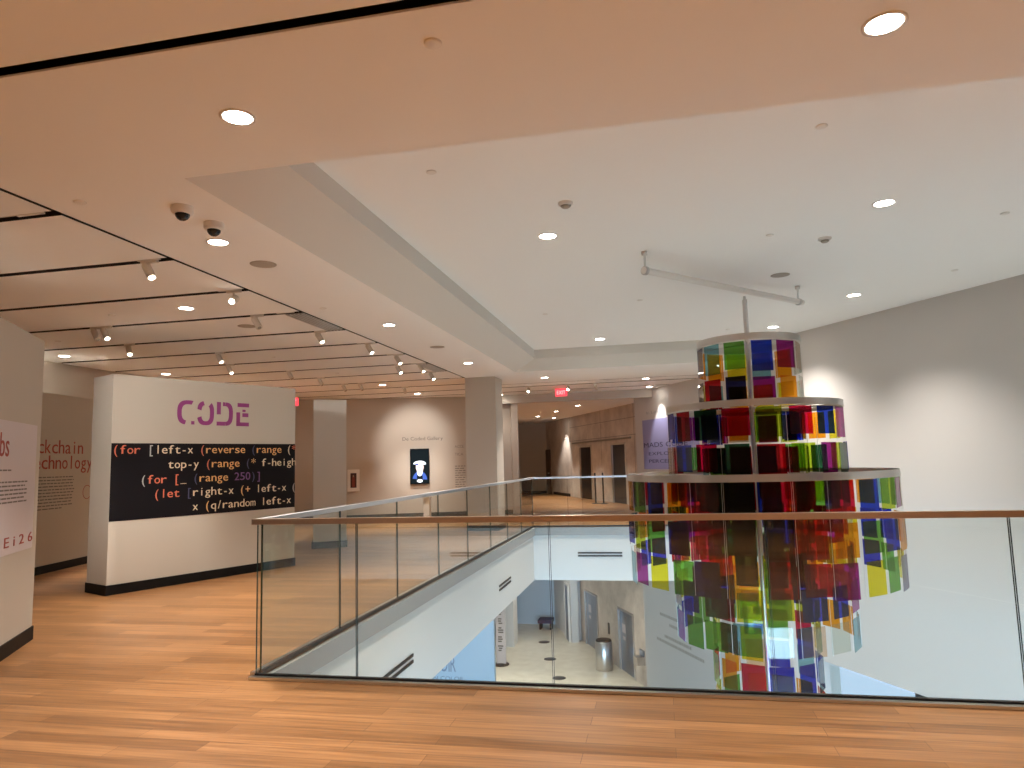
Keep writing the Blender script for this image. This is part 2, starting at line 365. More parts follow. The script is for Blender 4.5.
elevator('door_3', -.02, LZ, M['doorl'], 1.32, True); elevator('door_4', 3.62, LZ, M['doorl'], 1.43, True)
g = G().obox(onE(9.55, 0, .0), ed3, Z, en3, 1.05, 2.15, .05)
d5 = struct('door_5', g, M['brown']); G().tube(onE(9.7, 1.0, .05), onE(9.7, 1.0, .12), .03).build('door_handle', M['steel'], d5)

# lower hall beyond the atrium
g = G()
g.box((-12, 20, LZ), (-4.87, 20.15, SB))
g.box((-9.5, 33.4, LZ), (-4.4, 33.7, SB)); g.box((-9.5, 20.3, LZ), (-9.2, 33.4, SB))
g.box((-15.2, 8.8, LZ), (-12, 20.3, SB))
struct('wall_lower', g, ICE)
g = G(); g.box((-7.05, 29.3, LZ), (-6.28, 30.1, SB))
g.obox(onE(5.75, LZ, 0), ed3, Z, en3, .95, SB-LZ, .45)
g.box((-7.6, 26.4, LZ), (-6.55, 26.9, SB))
struct('wall_lower_column', g, M['atrium'])
g = G(); dd = V(-.35, .937, 0).normalized(); nn = V(-.937, -.35, 0)
g.obox(V(-4.08, 30.35, LZ), dd, Z, nn, .62, 2.25, .05)
d6 = struct('door_6', g, M['doorl'])
G().obox(V(-4.06, 30.28, LZ), dd, Z, nn, .07, 2.35, .08).obox(V(-4.28, 30.92, LZ), dd, Z, nn, .07, 2.35, .08).obox(V(-4.06, 30.28, LZ+2.27), dd, Z, nn, .75, .08, .08).build('door_frame', M['white'], d6)
struct('wall_lower_far', G().obox(V(-4.0, 30.2, LZ), dd, Z, -nn, 3.6, SB-LZ, .3), M['atrium'])

# ------------------------------------------------------------------ glass guard rails
RZ = 1.194
def rail_run(root, along, a, b, fixed, seams, cap, inward):
    """glass between a and b along axis; fixed = other coordinate"""
    def P(t, o, z): return (t, fixed+o, z) if along == 'x' else (fixed+o, t, z)
    G().box(P(a, -.014, -.0), P(b, .014, .032)).build('base_shoe', M['black'], root)
    G().box(P(a-.02, -.075*inward, .002), P(b, -.03*inward, .022)).build('floor_trim', M['steel'], root)
    g = G(); g.box(P(a-.03, -.034, RZ-.03), P(b, .034, RZ+.012)); g.build('handrail', cap, root)
    e = [a]+seams+[b]
    for s, t in zip(e, e[1:]):
        pn = G().box(P(s+.006, -.0075, .03), P(t-.006, .0075, RZ-.03)).build('glass_panel', M['glass'], root)
        G().box(P(s+.0045, -.0078, .03), P(s+.0062, .0078, RZ-.03)).build('glass_edge', M['edge'], pn)
        G().box(P(t-.0062, -.0078, .03), P(t-.0045, .0078, RZ-.03)).build('glass_edge', M['edge'], pn)
r = thing('glass_guardrail', (0, YN, 0), 'glass guardrail with a bronze handrail, running across in front of the colourful sculpture', 'railing')
rail_run(r, 'x', XL, wx(YN), YN, [-2.31, -.82, .67, 2.15, 3.63, 5.1, 6.6], M['bronze'], 1)
r = thing('glass_guardrail', (XL, 11, 0), 'long glass guardrail with a grey top, receding from the corner toward the square column', 'railing')
rail_run(r, 'y', YN+.066, YF-.036, XL, [6.6, 8.15, 9.76, 11.3, 12.88, 14.35, 15.8], M['grey'], 1)
r = thing('glass_guardrail', (0, YF, 0), 'far glass guardrail with pale top rail, in front of the elevator doors', 'railing')
rail_run(r, 'x', XL, wx(YF)-.03, YF, [-2.28, -1.92, -.5, .9], M['alum'], -1)

# ------------------------------------------------------------------ free-standing partitions of the gallery
def partition(name, o, d, n, L, t, h, label, m='part', base=True):
    """o = floor corner, d = along, n = towards the reader"""
    r = thing(name, (o[0], o[1], 0), label, 'wall'); d, n, o = V(*d, 0).normalized(), V(*n, 0).normalized(), V(*o, 0)
    G().obox(o-n*t, d, Z, n, L, h, t).build('wall_body', M[m], r)
    if base: G().obox(o-n*(t+.012)-d*.012, d, Z, n, L+.024, .13, t+.024).build('baseboard', M['base'], r)
    return r, o, d, n
# code wall
r, o, d, n = partition('exhibit_wall', (-7.2, 8.18), (.408, .913), (.913, -.408), 2.95, .57, 2.93, 'free-standing wall with the purple word CODE and a black mural of program code')
mu = G().obox(o+Z*.955+d*.002, d, Z, n, 2.946, 1.04, .004).build('code_mural', M['mural'], r)
cols = [M['o1'], M['cream'], M['yel'], M['pur'], M['gry'], M['dkb']]
O1, CR, YE, PU, GR, DK = range(6)
rows = [(1.852, [(0, '(', O1), (1, 'for', O1), (5, '[', GR), (6, 'left-x', CR), (13, '(', O1), (14, 'reverse', YE), (22, '(', DK), (23, 'range', YE), (29, '(', CR), (30, '*', O1)]),
    (1.642, [(8, 'top-y', CR), (14, '(', O1), (15, 'range', YE), (21, '(', DK), (22, '*', YE), (24, 'f-heigh', CR)]),
    (1.435, [(4, '(', GR), (5, 'for', O1), (9, '[', O1), (10, '_', CR), (12, '(', DK), (13, 'range', YE), (19, '250', PU), (22, ')', DK), (23, ']', PU)]),
    (1.232, [(6, '(', O1), (7, 'let', O1), (11, '[', DK), (12, 'right-x', CR), (20, '(', YE), (21, '+', YE), (23, 'left-x', CR), (30, '(', GR)]),
    (1.025, [(12, 'x', CR), (14, '(', YE), (15, 'q/random', CR), (24, 'left-x', CR)])]
g = G(); oo = o+n*.004
for v, its in rows:
    for c, s, k in its: mono(g, s, .012+c*.0955, v, .0955, .172, oo, d, Z, n, k)
g.build('code_lettering', cols, mu)
# stencil logo
g = G(); h0, h1, th = 2.27, 2.63, .066
def band(u0, u1, v0, v1, a0, a1, k=1):
    cu, cv, ru, rv = (u0+u1)/2, (v0+v1)/2, (u1-u0)/2, (v1-v0)/2; N = 20; vs = []
    for i in range(N+1):
        a = math.radians(a0+(a1-a0)*i/N); c, s = math.cos(a), math.sin(a)
        ex = lambda q: math.copysign(abs(q)**.72, q)
        vs += [(cu+ru*ex(c), cv+rv*ex(s)), (cu+(ru-th)*ex(c), cv+(rv-th*.9)*ex(s))]
    lay(g, (vs, [(2*i, 2*i+1, 2*i+3, 2*i+2) for i in range(N)] if a1 < a0 else [(2*i, 2*i+2, 2*i+3, 2*i+1) for i in range(N)]), o, d, Z, n)
def rc(u0, u1, v0, v1): lay(g, ([(u0, v0), (u1, v0), (u1, v1), (u0, v1)], [(0, 1, 2, 3)]), o, d, Z, n)
band(.90, 1.24, h0, h1, 72, 258); rc(1.115, 1.165, h0+.005, h0+.055)
band(1.205, 1.475, h0, h1, 100, 168); band(1.205, 1.475, h0, h1, 196, 415); 
rc(1.52, 1.585, h0+.17, h1); rc(1.52, 1.66, h0, h0+.06); rc(1.62, 1.66, h1-.06, h1); band(1.52, 1.79, h0, h1, -88, 88)
rc(1.85, 1.915, h0, h0+.215); rc(1.85, 2.07, h0, h0+.06); rc(1.955, 2.06, h0+.145, h0+.205); rc(1.87, 2.07, h1-.06, h1)
rc(1.955, 2.01, h0+.225, h0+.26)
g.build('code_logo', M['purple'], r)
# near left text wall
r, o, d, n = partition('exhibit_wall', (-4.7, 3.55), (-.5, .866), (.866, .5), 2.84, .3, 2.96, 'free-standing wall carrying the pale lilac poster with red letters and small text')
LP = 2.84
po = G().obox(o+d*(LP-1.6)+Z*.9, d, Z, n, 1.47, 1.185, .006).build('poster', M['poster'], r)
g = G(); oo = o+d*LP+n*.006
text(g, 'Labs', -1.36, 1.77, .3, oo, d, Z, n, 0, width=.48)
text(g, 'A E i 2 6', -1.2, .965, .13, oo, d, Z, n, 0, width=1.06)
bars(g, [(-1.4, -.8, 1.64)]+[(-1.4, -.36-.06*(i % 3 == 1), 1.535-i*.036) for i in range(6)], oo, d, Z, n, 1, .014)
g.build('poster_text', [M['red'], M['txt']], po)
# text wall behind
r, o, d, n = partition('exhibit_wall', (-9.66, 8.6), (-.2, .98), (.98, .2), 3.2, .3, 2.95, 'free-standing wall lettered Blockchain Technology in red, between the near wall and the code wall')
g = G(); oo = o+d*1.02
mono(g, 'Blockchain', -.48, 1.95, .175, .33, oo, d, Z, n, 0)
mono(g, 'Technology', -.2, 1.69, .175, .33, oo, d, Z, n, 0)
bars(g, [(-.2, .96+.1*random.random()-.3*(i == 10), 1.545-i*.052) for i in range(11)], oo, d, Z, n, 1, .018)
for i in range(20):
    a, b = 2*PI*i/20, 2*PI*(i+1)/20; c = oo+d*1.42+Z*1.27
    g.tube(c+d*math.cos(a)*.12+Z*math.sin(a)*.12, c+d*math.cos(b)*.12+Z*math.sin(b)*.12, .006, seg=5, mi=0)
g.build('wall_text', [M['red'], M['txt']], r)
# tall grey panel beyond the code wall
r = thing('exhibit_wall', (-6.8, 13.06, 0), 'tall blank grey free-standing panel between the code wall and the framed picture', 'wall')
q = [(-6.8, 13.06), (-6.25, 13.40), (-6.90, 14.75), (-7.45, 14.41)]
G().prism(q, 0, 2.95).build('wall_body', M['cove'], r)
G().prism([(-6.82, 13.035), (-6.23, 13.395), (-6.89, 14.77), (-7.48, 14.41)], 0, .13).build('baseboard', M['base'], r)

# things on the gallery end wall
t = G(); text(t, 'De Coded Gallery', .06, 2.34, .15, onG(0, 0), gd3, Z, gn3, 0, width=1.24)
tag(t.build('wall_lettering', M['txt']), 'thin grey letters reading De Coded Gallery above the portrait screen', 'lettering')
t = G(); text(t, 'ACCE', 1.66, 2.08, .12, onG(0, 0), gd3, Z, gn3, 0, width=.28); text(t, 'TICA', 1.66, 1.84, .12, onG(0, 0), gd3, Z, gn3, 0, width=.26)
bars(t, [(1.66, 1.98, 1.5-i*.07) for i in range(11)], onG(0, 0), gd3, Z, gn3, 0, .03)
tag(t.build('wall_text', M['joint']), 'narrow column of small grey text on the gallery end wall beside the square column', 'lettering')
r = thing('display_screen', onG(.58, 1.0), 'upright wall screen showing a bright portrait of an old bearded man on black', 'screen')
G().obox(onG(.29, 1.0), gd3, Z, gn3, .58, 1.08, .07).build('bezel', M['mural'], r)
sc = [mat('screen_black', (.002, .003, .004), .9, spec=.1, emit=(.004, .008, .010), es=.3), mat('screen_blue', (.02, .05, .2), .4, emit=(.03, .08, .36), es=.3),
    mat('screen_face', (.6, .5, .5), .4, emit=(.75, .62, .62), es=.17), mat('screen_white', (.7, .8, .9), .4, emit=(.70, .85, 1.0), es=.2), mat('screen_shadow', (.1, .1, .15), .4, emit=(.12, .12, .2), es=.27)]
g = G(); g.obox(onG(.31, 1.02, .07), gd3, Z, gn3, .54, 1.04, .003, 0)
def ell(cu, cv, ru, rv, mi, k, a0=0, a1=360):
    N = 20; pts = [(cu+ru*math.cos(math.radians(a0+(a1-a0)*i/N)), cv+rv*math.sin(math.radians(a0+(a1-a0)*i/N))) for i in range(N)]
    lay(g, (pts, [tuple(range(N))]), onG(0, 0, .073+k*.001), gd3, Z, gn3, mi, .001)
ell(.58, 1.13, .22, .26, 1, 0, 0, 180); ell(.58, 1.2, .09, .14, 0, 1); ell(.58, 1.1, .09, .05, 3, 2); ell(.58, 1.52, .12, .17, 2, 2); ell(.58, 1.62, .19, .09, 3, 3, -20, 200)
ell(.58, 1.37, .085, .13, 3, 3); ell(.54, 1.545, .016, .01, 4, 4); ell(.62, 1.545, .016, .01, 4, 4); ell(.58, 1.49, .012, .035, 4, 4); ell(.5, 1.6, .05, .025, 1, 5)
g.build('screen', sc, r)
r = thing('framed_picture', onG(-1.42, .86), 'small white-framed dark red picture on the gallery end wall', 'picture')
G().obox(onG(-1.6, .84), gd3, Z, gn3, .36, .66, .03).build('frame', M['white'], r)
g = G().obox(onG(-1.51, .95, .03), gd3, Z, gn3, .18, .44, .003, 0); g.obox(onG(-1.46, .97, .033), gd3, Z, gn3, .08, .3, .002, 1); g.obox(onG(-1.44, 1.27, .033), gd3, Z, gn3, .04, .06, .002, 2)
g.build('print', [mat('print_maroon', (.06, .02, .02), .6), mat('print_red', (.22, .04, .03), .6), mat('print_skin', (.4, .24, .17), .6)], r)
r = thing('pedestal', (-6.9, 20.35, 0), 'slim white pedestal standing before the gallery end wall', 'pedestal')
G().box((-6.99, 20.26, 0), (-6.81, 20.44, .62)).build('post', M['white'], r); G().box((-7.03, 20.22, .62), (-6.77, 20.48, .66)).build('top', M['white'], r)

# banner and lettering on the right wall (its far part)
bd = Vector((.3, 20.5))-Vector((2.95, 15.4)); bd.normalize(); bn = Vector((-bd.y, bd.x)); bd3, bn3 = V(bd.x, bd.y, 0), V(bn.x, bn.y, 0)
if bn3.x > 0: bn3 = -bn3
def onB(s, z, o=0): q = Vector((.3, 20.5))+bd*s; return V(q.x, q.y, z)+bn3*o
# the reader sees +s to the left, so writing runs along -s
bR = -bd3
r = thing('exhibit_banner', onB(.9, 1.27), 'lavender banner with dark capitals, on the white wall between elevators and sculpture', 'banner')
BX = 1.78
wd = (Vector(WE)-Vector((.3, 20.5))).normalized(); wn3 = V(-wd.y, wd.x, 0); wn3 = wn3 if wn3.x < 0 else -wn3; wR = V(-wd.x, -wd.y, 0)
bo = V(.3, 20.5, 0)+V(wd.x, wd.y, 0)*BX
bb = G().obox(bo+Z*1.27+wn3*0, wR, Z, wn3, 3.3, 1.48, .012).build('panel', M['lav'], r)
g = G(); oo = bo+wn3*.012
text(g, 'MADS CODE', .06, 1.92, .2, oo, wR, Z, wn3, 0, width=2.65)
text(g, 'EXPLORING', .36, 1.68, .14, oo, wR, Z, wn3, 0, width=2.2); text(g, 'PERCEPTION', .36, 1.46, .14, oo, wR, Z, wn3, 0, width=2.4)
g.build('banner_lettering', M['navy'], bb)
g = G(); text(g, 'In Lower Gallery', .3, 2.92, .12, bo, wR, Z, wn3, 0, width=2.3)
tag(g.build('wall_lettering', M['grey']), 'small grey letters on the wall just above the lavender banner', 'lettering')
g = G(); oo = bo
bars(g, [(.55, 2.0, -2.95), (1.1, 1.75, -3.17), (.78, 2.3, -3.53), (.28, 2.95, -3.70)], oo, wR, Z, wn3, 0, .085)
tag(g.build('wall_lettering', M['led']), 'four centred lines of grey lettering low on the white wall beside the hanging sculpture', 'lettering')

# lower left lettering
g = G(); text(g, 'NOIR', 0, 0, .62, (-6.68, 20, -4.28), V(1, 0, 0), Z, V(0, -1, 0), 0, width=.68)
text(g, 'IN COLOR', 0, 0, .16, (-6.70, 20, -4.52), V(1, 0, 0), Z, V(0, -1, 0), 0, width=.92)
tag(g.build('wall_lettering', mat('letter_slate', (.30, .36, .48), .6)), 'tall thin slate letters on the pale blue wall of the lower hall', 'lettering')

# ------------------------------------------------------------------ hanging sculpture
AX = V(1.24, 10.1, 0)
sc_root = thing('hanging_sculpture', (AX.x, AX.y, 3.79), 'huge tiered hanging sculpture of many coloured clear panels in nested rings', 'sculpture')
PAL = dict(red=(.50, .012, .02), crim=(.55, .006, .05), mag=(.33, .012, .25), blue=(.008, .035, .48), navy=(.01, .015, .10), teal=(.22, .50, .58), green=(.14, .42, .06),
    dgreen=(.02, .10, .045), yel=(.82, .72, .025), lime=(.45, .58, .03), orange=(.88, .36, .015), peach=(.85, .62, .45), slate=(.22, .22, .34), clear=(.75, .80, .72))
AM = {k: clear('acrylic_'+k, tuple(x**.5 for x in v), .85, 1.40) for k, v in PAL.items()}
AMK = list(AM)
def ring(name, r, z, h):
    g = G(); N = 72; vs = []
    for rr, zz in ((r, z), (r+.012, z), (r+.012, z+h), (r, z+h)): vs += [AX+V(rr*math.cos(2*PI*i/N), rr*math.sin(2*PI*i/N), zz) for i in range(N)]
    for k in range(4): g.add(vs, [(k*N+i, k*N+(i+1) % N, ((k+1) % 4)*N+(i+1) % N, ((k+1) % 4)*N+i) for i in range(N)], smooth=True)
    return g.build(name, M['steel'], sc_root)
TI = [dict(r=.67, z=3.08, n=12, rows=11, p=.45, h=.385, ph=0), dict(r=1.13, z=2.19, n=18, rows=7, p=.43, h=.37, ph=0), dict(r=1.71, z=1.30, n=28, rows=3, p=.45, h=.385, ph=0)]
ring('top_ring', .67, 3.09, .085); ring('middle_ring', 1.13, 2.20, .085); ring('lower_ring', 1.71, 1.30, .085)
g = G()
for k, (r_, z_) in enumerate(((.67, 3.13), (1.13, 2.24), (1.71, 1.35))):
    for i in range(6):
        a = PI*i/3+.35+k*.2; G().tube(AX+Z*z_, AX+V(r_*math.cos(a), r_*math.sin(a), z_), .008, seg=6).build('spoke', M['steel'], sc_root)
G().tube(AX+Z*3.74, AX+Z*-2.0, .034, seg=16).build('mast', M['alum'], sc_root)
G().tube(AX+Z*3.72, AX+Z*3.80, .018, seg=10).box((AX.x-.03, AX.y-.03, 3.70), (AX.x+.03, AX.y+.03, 3.75)).build('shackle', M['steel'], sc_root)
# first rows as seen from the rail, left to right; the rest at random
VA = math.atan2(-AX.y, -AX.x)                    # direction from the axis to the viewer
FIRST = {(0, 0): 'slate teal green blue mag peach', (0, 1): 'slate red navy mag orange clear', (0, 8): 'green dgreen yel peach blue teal', (0, 9): 'green orange crim blue blue teal', (0, 10): 'peach red blue mag orange mag',
    (1, 0): 'green blue red dgreen crim lime crim blue mag', (1, 1): 'orange clear blue crim dgreen red lime mag dgreen', (1, 5): 'slate blue mag dgreen yel crim blue blue mag', (1, 6): 'teal mag green teal clear peach clear mag teal',
    (2, 0): 'peach orange green blue orange red navy crim green crim blue lime mag peach', (2, 1): 'mag blue lime green navy crim dgreen teal red orange green blue orange peach',
    (2, 2): 'peach teal mag yel green navy orange red crim mag yel green slate peach'}
FIRST = {k: v.split() for k, v in FIRST.items()}
wts = ['red']*4+['crim']*4+['mag']*4+['blue']*5+['navy']+['teal']*3+['green']*4+['dgreen']*1+['yel']*5+['lime']*2+['orange']*4+['peach']*2+['clear']*3
panels = []
for ti, T in enumerate(TI):
    for row in range(T['rows']):
        half = len(FIRST[(ti, row)]) if (ti, row) in FIRST else 0
        for i in range(T['n']):
            da = 2*PI/T['n']; a = VA+(i+.5)*da+T['ph']+(random.uniform(-.1, .1)*da if row > 1 else 0)
            rel = (a-VA+PI) % (2*PI)-PI; front = math.cos(rel)
            # seen from the viewer, angles growing from VA run to the right
            col = random.choice(wts)
            if front < 0 and ti == 0 and row < 2: col = random.choice(['yel', 'orange', 'teal', 'clear', 'yel'])
            if half and abs(rel) < PI/2:
                k = int((rel+PI/2)/PI*half+.01); col = FIRST[(ti, row)][min(max(k, 0), half-1)]
            w = 2*T['r']*math.sin(da/2)*random.choice((.76, .80, .85)); h = T['h']*random.choice((.93, 1, 1.04))
            zt = T['z']-.005-row*T['p']-random.uniform(0, .03)
            if row == 0: zt = T['z']-.005
            rr = T['r']-.004+(.012 if row % 2 else 0)
            jit = random.uniform(-.05, .05)
            panels.append((ti, row, a, front, col, w, h, zt, rr, jit))
def vis(p):
    ti, row, a, fr = p[:4]
    if fr < -.02: return -1
    own = (ti == 2) or (ti == 1 and (row < 2 or row > 4)) or (ti == 0 and (row < 2 or row in (8, 9, 10)))
    return (2 if own else 0)+fr
order = sorted(panels, key=vis, reverse=True)
def add_panel(g, p, mi=0):
    ti, row, a, fr, col, w, h, zt, rr, jit = p
    n = V(math.cos(a), math.sin(a), 0); t = V(-n.y, n.x, 0); t2 = (t*math.cos(jit)+n*math.sin(jit)).normalized(); n2 = V(t2.y, -t2.x, 0)
    g.obox(AX+n*(rr*math.cos(.5*w/rr)) - t2*w/2+Z*(zt-h), t2, Z, n2, w, h, .005, mi)
for p in order[:100]:
    g = G(); add_panel(g, p); g.build('colour_panel', AM[p[4]], sc_root)
g = G()
for p in order[100:]: add_panel(g, p, AMK.index(p[4]))
o = g.build('colour_panel', [AM[k] for k in AMK], sc_root); o['kind'] = 'stuff'
g = G()
for T in TI:
    zb = T['z']-T['rows']*T['p']+.05
    for i in range(T['n']):
        a = VA+(i+1.0)*2*PI/T['n']+T['ph']; q = AX+V(math.cos(a), math.sin(a), 0)*(T['r']+.006)
        G().tube(q+Z*T['z'], q+Z*zb, .002, seg=5).build('cable', M['steel'], sc_root)
# the bar it hangs from
b = thing('support_bar', (AX.x, AX.y, 3.87), 'long white ceiling bar on two short hangers, carrying the sculpture', 'bar')
bA, bB = V(-.17, 8.68, 3.88), V(2.05, 11.2, 3.88); bdv = (bB-bA).normalized()
pp = bA+bdv*((AX-bA).dot(bdv)); off = V(AX.x-pp.x, AX.y-pp.y, 0); bA += off; bB += off
G().tube(bA-bdv*.03, bB+bdv*.1, .042, seg=16).build('tube', M['white'], b)
for e in (bA, bB):
    G().tube(e+Z*.03, V(e.x, e.y, AZ), .014, seg=8).lathe((e.x, e.y, AZ), [(.0, -.05), (.035, -.045), (.04, 0)], 12).tube(e-bdv*.02, e+bdv*.02, .055, seg=14).build('hanger', M['steel'], b)

# ------------------------------------------------------------------ ceiling lights
def downlight(x, y, z, label, power, col=WARM, first=[None, None], lit=True, r=.085, group='recessed ceiling downlights'):
    o = thing('ceiling_downlight', (x, y, z), label, 'light', group)
    g = G().lathe((x, y, z), [(r+.018, .0), (r+.018, -.006), (r, -.006), (r-.004, .004)], 28); g.build('trim_ring', M['white'], o)
    N = 28; G().add([(x+(r-.002)*math.cos(2*PI*i/N), y+(r-.002)*math.sin(2*PI*i/N), z-.003) for i in range(N)], [tuple(range(N))[::-1]]).build('lens', M['lens'] if lit else M['dim'], o)
    if power:
        l = bpy.data.lights.new('lamp', 'SPOT'); l.energy = power; l.color = col; l.spot_size = math.radians(112 if z > 4 or z < 0 else 88); l.spot_blend = 1; l.shadow_soft_size = .08
        q = bpy.data.objects.new('lamp', l); C.objects.link(q); q.location = (x, y, z-.02); attach(q, o)
    return o
for x, y, lb in [(-2.34, 3.55, 'large downlight between the wide dark ceiling slot and the corner of the raised ceiling'), (1.16, 3.52, 'largest and brightest downlight, alone in the low ceiling before the raised ceiling'),
    (-3.85, 5.57, 'downlight close beside the second dome camera'), (-3.84, 9.69, 'downlight on the plain ceiling band beside the first grey vent'), (-3.82, 14.0, 'downlight on the plain ceiling band just before the square column'),
    (-5.83, 7.8, 'downlight between two ceiling slots, beside the glaring white spotlight'), (-10.17, 10.39, 'downlight above the Blockchain text wall'), (-10.23, 13.09, 'downlight peeking over the code wall above the letter C'),
    (-10.34, 15.88, 'downlight peeking over the code wall above the letter D'), (-2.74, 17.23, 'downlight on the ceiling strip between the square column and the raised ceiling'), (-.29, 18.57, 'downlight on the ceiling strip before the lavender banner'),
    (-6.94, 17.03, 'downlight in the slotted ceiling before the portrait screen'), (-6.9, 19.6, 'downlight in the slotted ceiling touching the gallery end wall, above the title lettering'), (-4.75, 21.1, 'downlight half hidden behind the square column top')]:
    downlight(x, y, CZ, lb, 15 if y > 21 else P_DOWN*1.2 if x < -5 else P_DOWN)
for x, y in [(-5.8, .8), (-2.3, .2), (1.2, .2), (4.7, 3.5), (4.7, .2), (8.2, 3.4), (-2.3, -3.2), (1.2, -3.2), (4.7, -3.2), (-5.8, -3), (-8.5, 4.0), (-9, .5)]:
    downlight(x, y, CZ, 'downlight in the low ceiling over the wooden floor behind the viewer', P_DOWN*(.3 if x < -5 else 1.3))
for x, y, lb in [(-1.13, 7.66, 'downlight in the raised ceiling just below the round smoke detector'), (2.35, 7.6, 'downlight in the raised ceiling beyond the largest downlight'), (-1.14, 14.75, 'small downlight at the far edge of the raised ceiling, toward the square column'),
    (3.16, 12.05, 'downlight of the raised ceiling close to the oblique white wall'), (2.3, 14.6, 'downlight of the raised ceiling behind the sculpture'), (5.6, 7.6, 'downlight of the raised ceiling nearer the front edge, against the oblique wall')]:
    downlight(x, y, AZ, lb, P_ATR, NEUT, r=.095)
for x, y, lb in [(-2.77, 24.63, 'largest of the three lobby downlights, before the first elevator door'), (-3.91, 27.13, 'middle one of the three lobby downlights'), (-5.08, 29.79, 'smallest of the three lobby downlights, deepest in the corridor')]:
    downlight(x, y, LC, lb, P_DOWN*1.1)
# lower hall ceiling lights under the slabs
for x, y in [(-5, 24), (-2.6, 24), (-5.2, 29), (-7.5, 24)]:
    downlight(x, y, SB, 'downlight in the lower hall ceiling under the lobby floor', 95, NEUT)
for x, y in [(-4, 2), (0, 2), (4, 2), (-4, -3), (0, -3), (4, -3)]:
    downlight(x, y, SB, 'downlight in the lower hall ceiling under the viewer', 60, NEUT)

# lighting tracks in the slots
for i, y in enumerate(slotsY[1:]):
    x0 = -14.9 if y < 8.58 else -10.85 if y < 19.5 else -7.5
    o = thing('lighting_track', (-8, y, CZ+.05), 'lighting track recessed in the %s ceiling slot behind the wide front slot' % ['first', 'second', 'third', 'fourth', 'fifth', 'sixth', 'seventh', 'eighth', 'ninth', 'tenth', 'eleventh', 'twelfth', 'thirteenth'][i], 'track', 'tracks recessed in the ceiling slots')
    G().box((x0, y-.049, CZ+.006), (XC-.12, y-.020, CZ+.05)).build('channel', M['offw'], o)
    G().box((XC-.12, y-.052, CZ-.004), (XC-.36, y-.014, CZ+.005)).tube((XC-.12, y-.033, CZ-.004), (XC-.12, y-.033, CZ+.005), .019, seg=12).build('end_feed', M['offw'], o)

def head(x, y, z, aim, label, lit=1, power=None):
    """track spotlight: adapter in the slot, stem, cylinder head"""
    o = thing('track_spotlight', (x, y, CZ), label, 'light', 'spotlights on the ceiling tracks')
    d = (V(*aim)-V(x, y, z)).normalized(); c = V(x, y, z)
    G().box((x-.09, y-.018, CZ-.022), (x+.09, y+.018, CZ+.02)).build('adapter', M['offw'], o)
    G().tube((x, y, CZ-.02), (x, y, z), .011, seg=8).build('stem', M['offw'], o)
    hb = G().tube(c-d*.09, c+d*.08, .043, seg=18).tube(c-d*.10, c-d*.09, .030, .043, seg=18).build('lamp_head', M['offw'], o)
    G().tube(c+d*.081, c+d*.084, .027, seg=18).build('lens', M['hot'] if lit else M['dim'], hb)
    if lit:
        l = bpy.data.lights.new('lamp', 'SPOT'); l.energy = 1.45*(power or P_TRACK); l.color = NEUT; l.spot_size = math.radians(50); l.spot_blend = .8; l.shadow_soft_size = .04
        q = bpy.data.objects.new('lamp', l); C.objects.link(q); q.location = c+d*.10; q.rotation_euler = d.to_track_quat('-Z', 'Y').to_euler(); attach(q, o)
HEADS = [(-4.83, 5.9, (-3.2, 5.4, 1.2), 1, 'white spotlight seen side on, hanging beside the dome cameras', 12),
    (-4.76, 7.2, (-3.2, 2.2, 1.2), 1, 'brightest spotlight, glaring toward the viewer', 12),
    (-7.62, 8.48, (-6.0, 8.0, 1.2), 1, 'lit one of the twin spotlights side by side above the near text wall', 14), (-7.78, 8.48, (-6.2, 8.0, 1.2), 0, 'unlit one of the twin spotlights side by side above the near text wall', 0),
    (-8.35, 9.8, (-7.0, 8.8, 1.6), 1, 'lit spotlight above the blank upper corner of the code wall', 12),
    (-5.25, 8.48, (-3.6, 8.0, 1.2), 0, 'unlit spotlight turned away on the slot before the grey vent', 0),
    (-7.55, 11.04, (-5.9, 10.5, 1.2), 1, 'spotlight above the letter C of the code wall', 10), (-8.24, 12.38, (-6.6, 11.9, 1.2), 1, 'small lit spotlight above the code wall, lower of the close pair', 10),
    (-5.0, 9.8, (-3.4, 9.3, 1.2), 1, 'spotlight beside the far end of the grey vent', 14), (-4.72, 11.04, (-3.1, 10.5, 1.2), 1, 'spotlight two slots past the grey vent', 12),
    (-4.73, 12.38, (-3.1, 11.9, 1.2), 1, 'bright spotlight ending its slot, upper of the pair three slots before the column', 12), (-5.21, 13.68, (-3.6, 13.2, 1.2), 1, 'bright spotlight, lower of the pair three slots before the column', 12),
    (-4.72, 13.68, (-3.1, 13.2, 1.2), 1, 'upper of the two bright spotlights hanging just before the column', 12), (-4.94, 15.02, (-3.3, 14.5, 1.2), 1, 'lower of the two bright spotlights hanging just before the column', 12),
    (-6.6, 17.75, (-7.4, 20.7, 2.3), 1, 'spotlight lighting the wall above the portrait screen', 42), (-7.66, 13.68, (-6.1, 13.2, 1.2), 0, 'unlit white spotlight over the edge of the code wall, by the exit sign', 0),
    (-7.64, 15.02, (-6.0, 14.5, 1.2), 0, 'unlit spotlight over the tall grey panel, nearer the viewer', 0), (-7.25, 16.4, (-5.7, 15.9, 1.2), 0, 'unlit spotlight above the framed picture, beyond the tall grey panel', 0), (-7.7, 16.4, (-6.1, 15.9, 1.2), 0, 'unlit spotlight farther back over the tall grey panel', 0)]
for x, y, aim, lit, lb, pw in HEADS: head(x, y, CZ-.11, aim, lb, lit, pw)
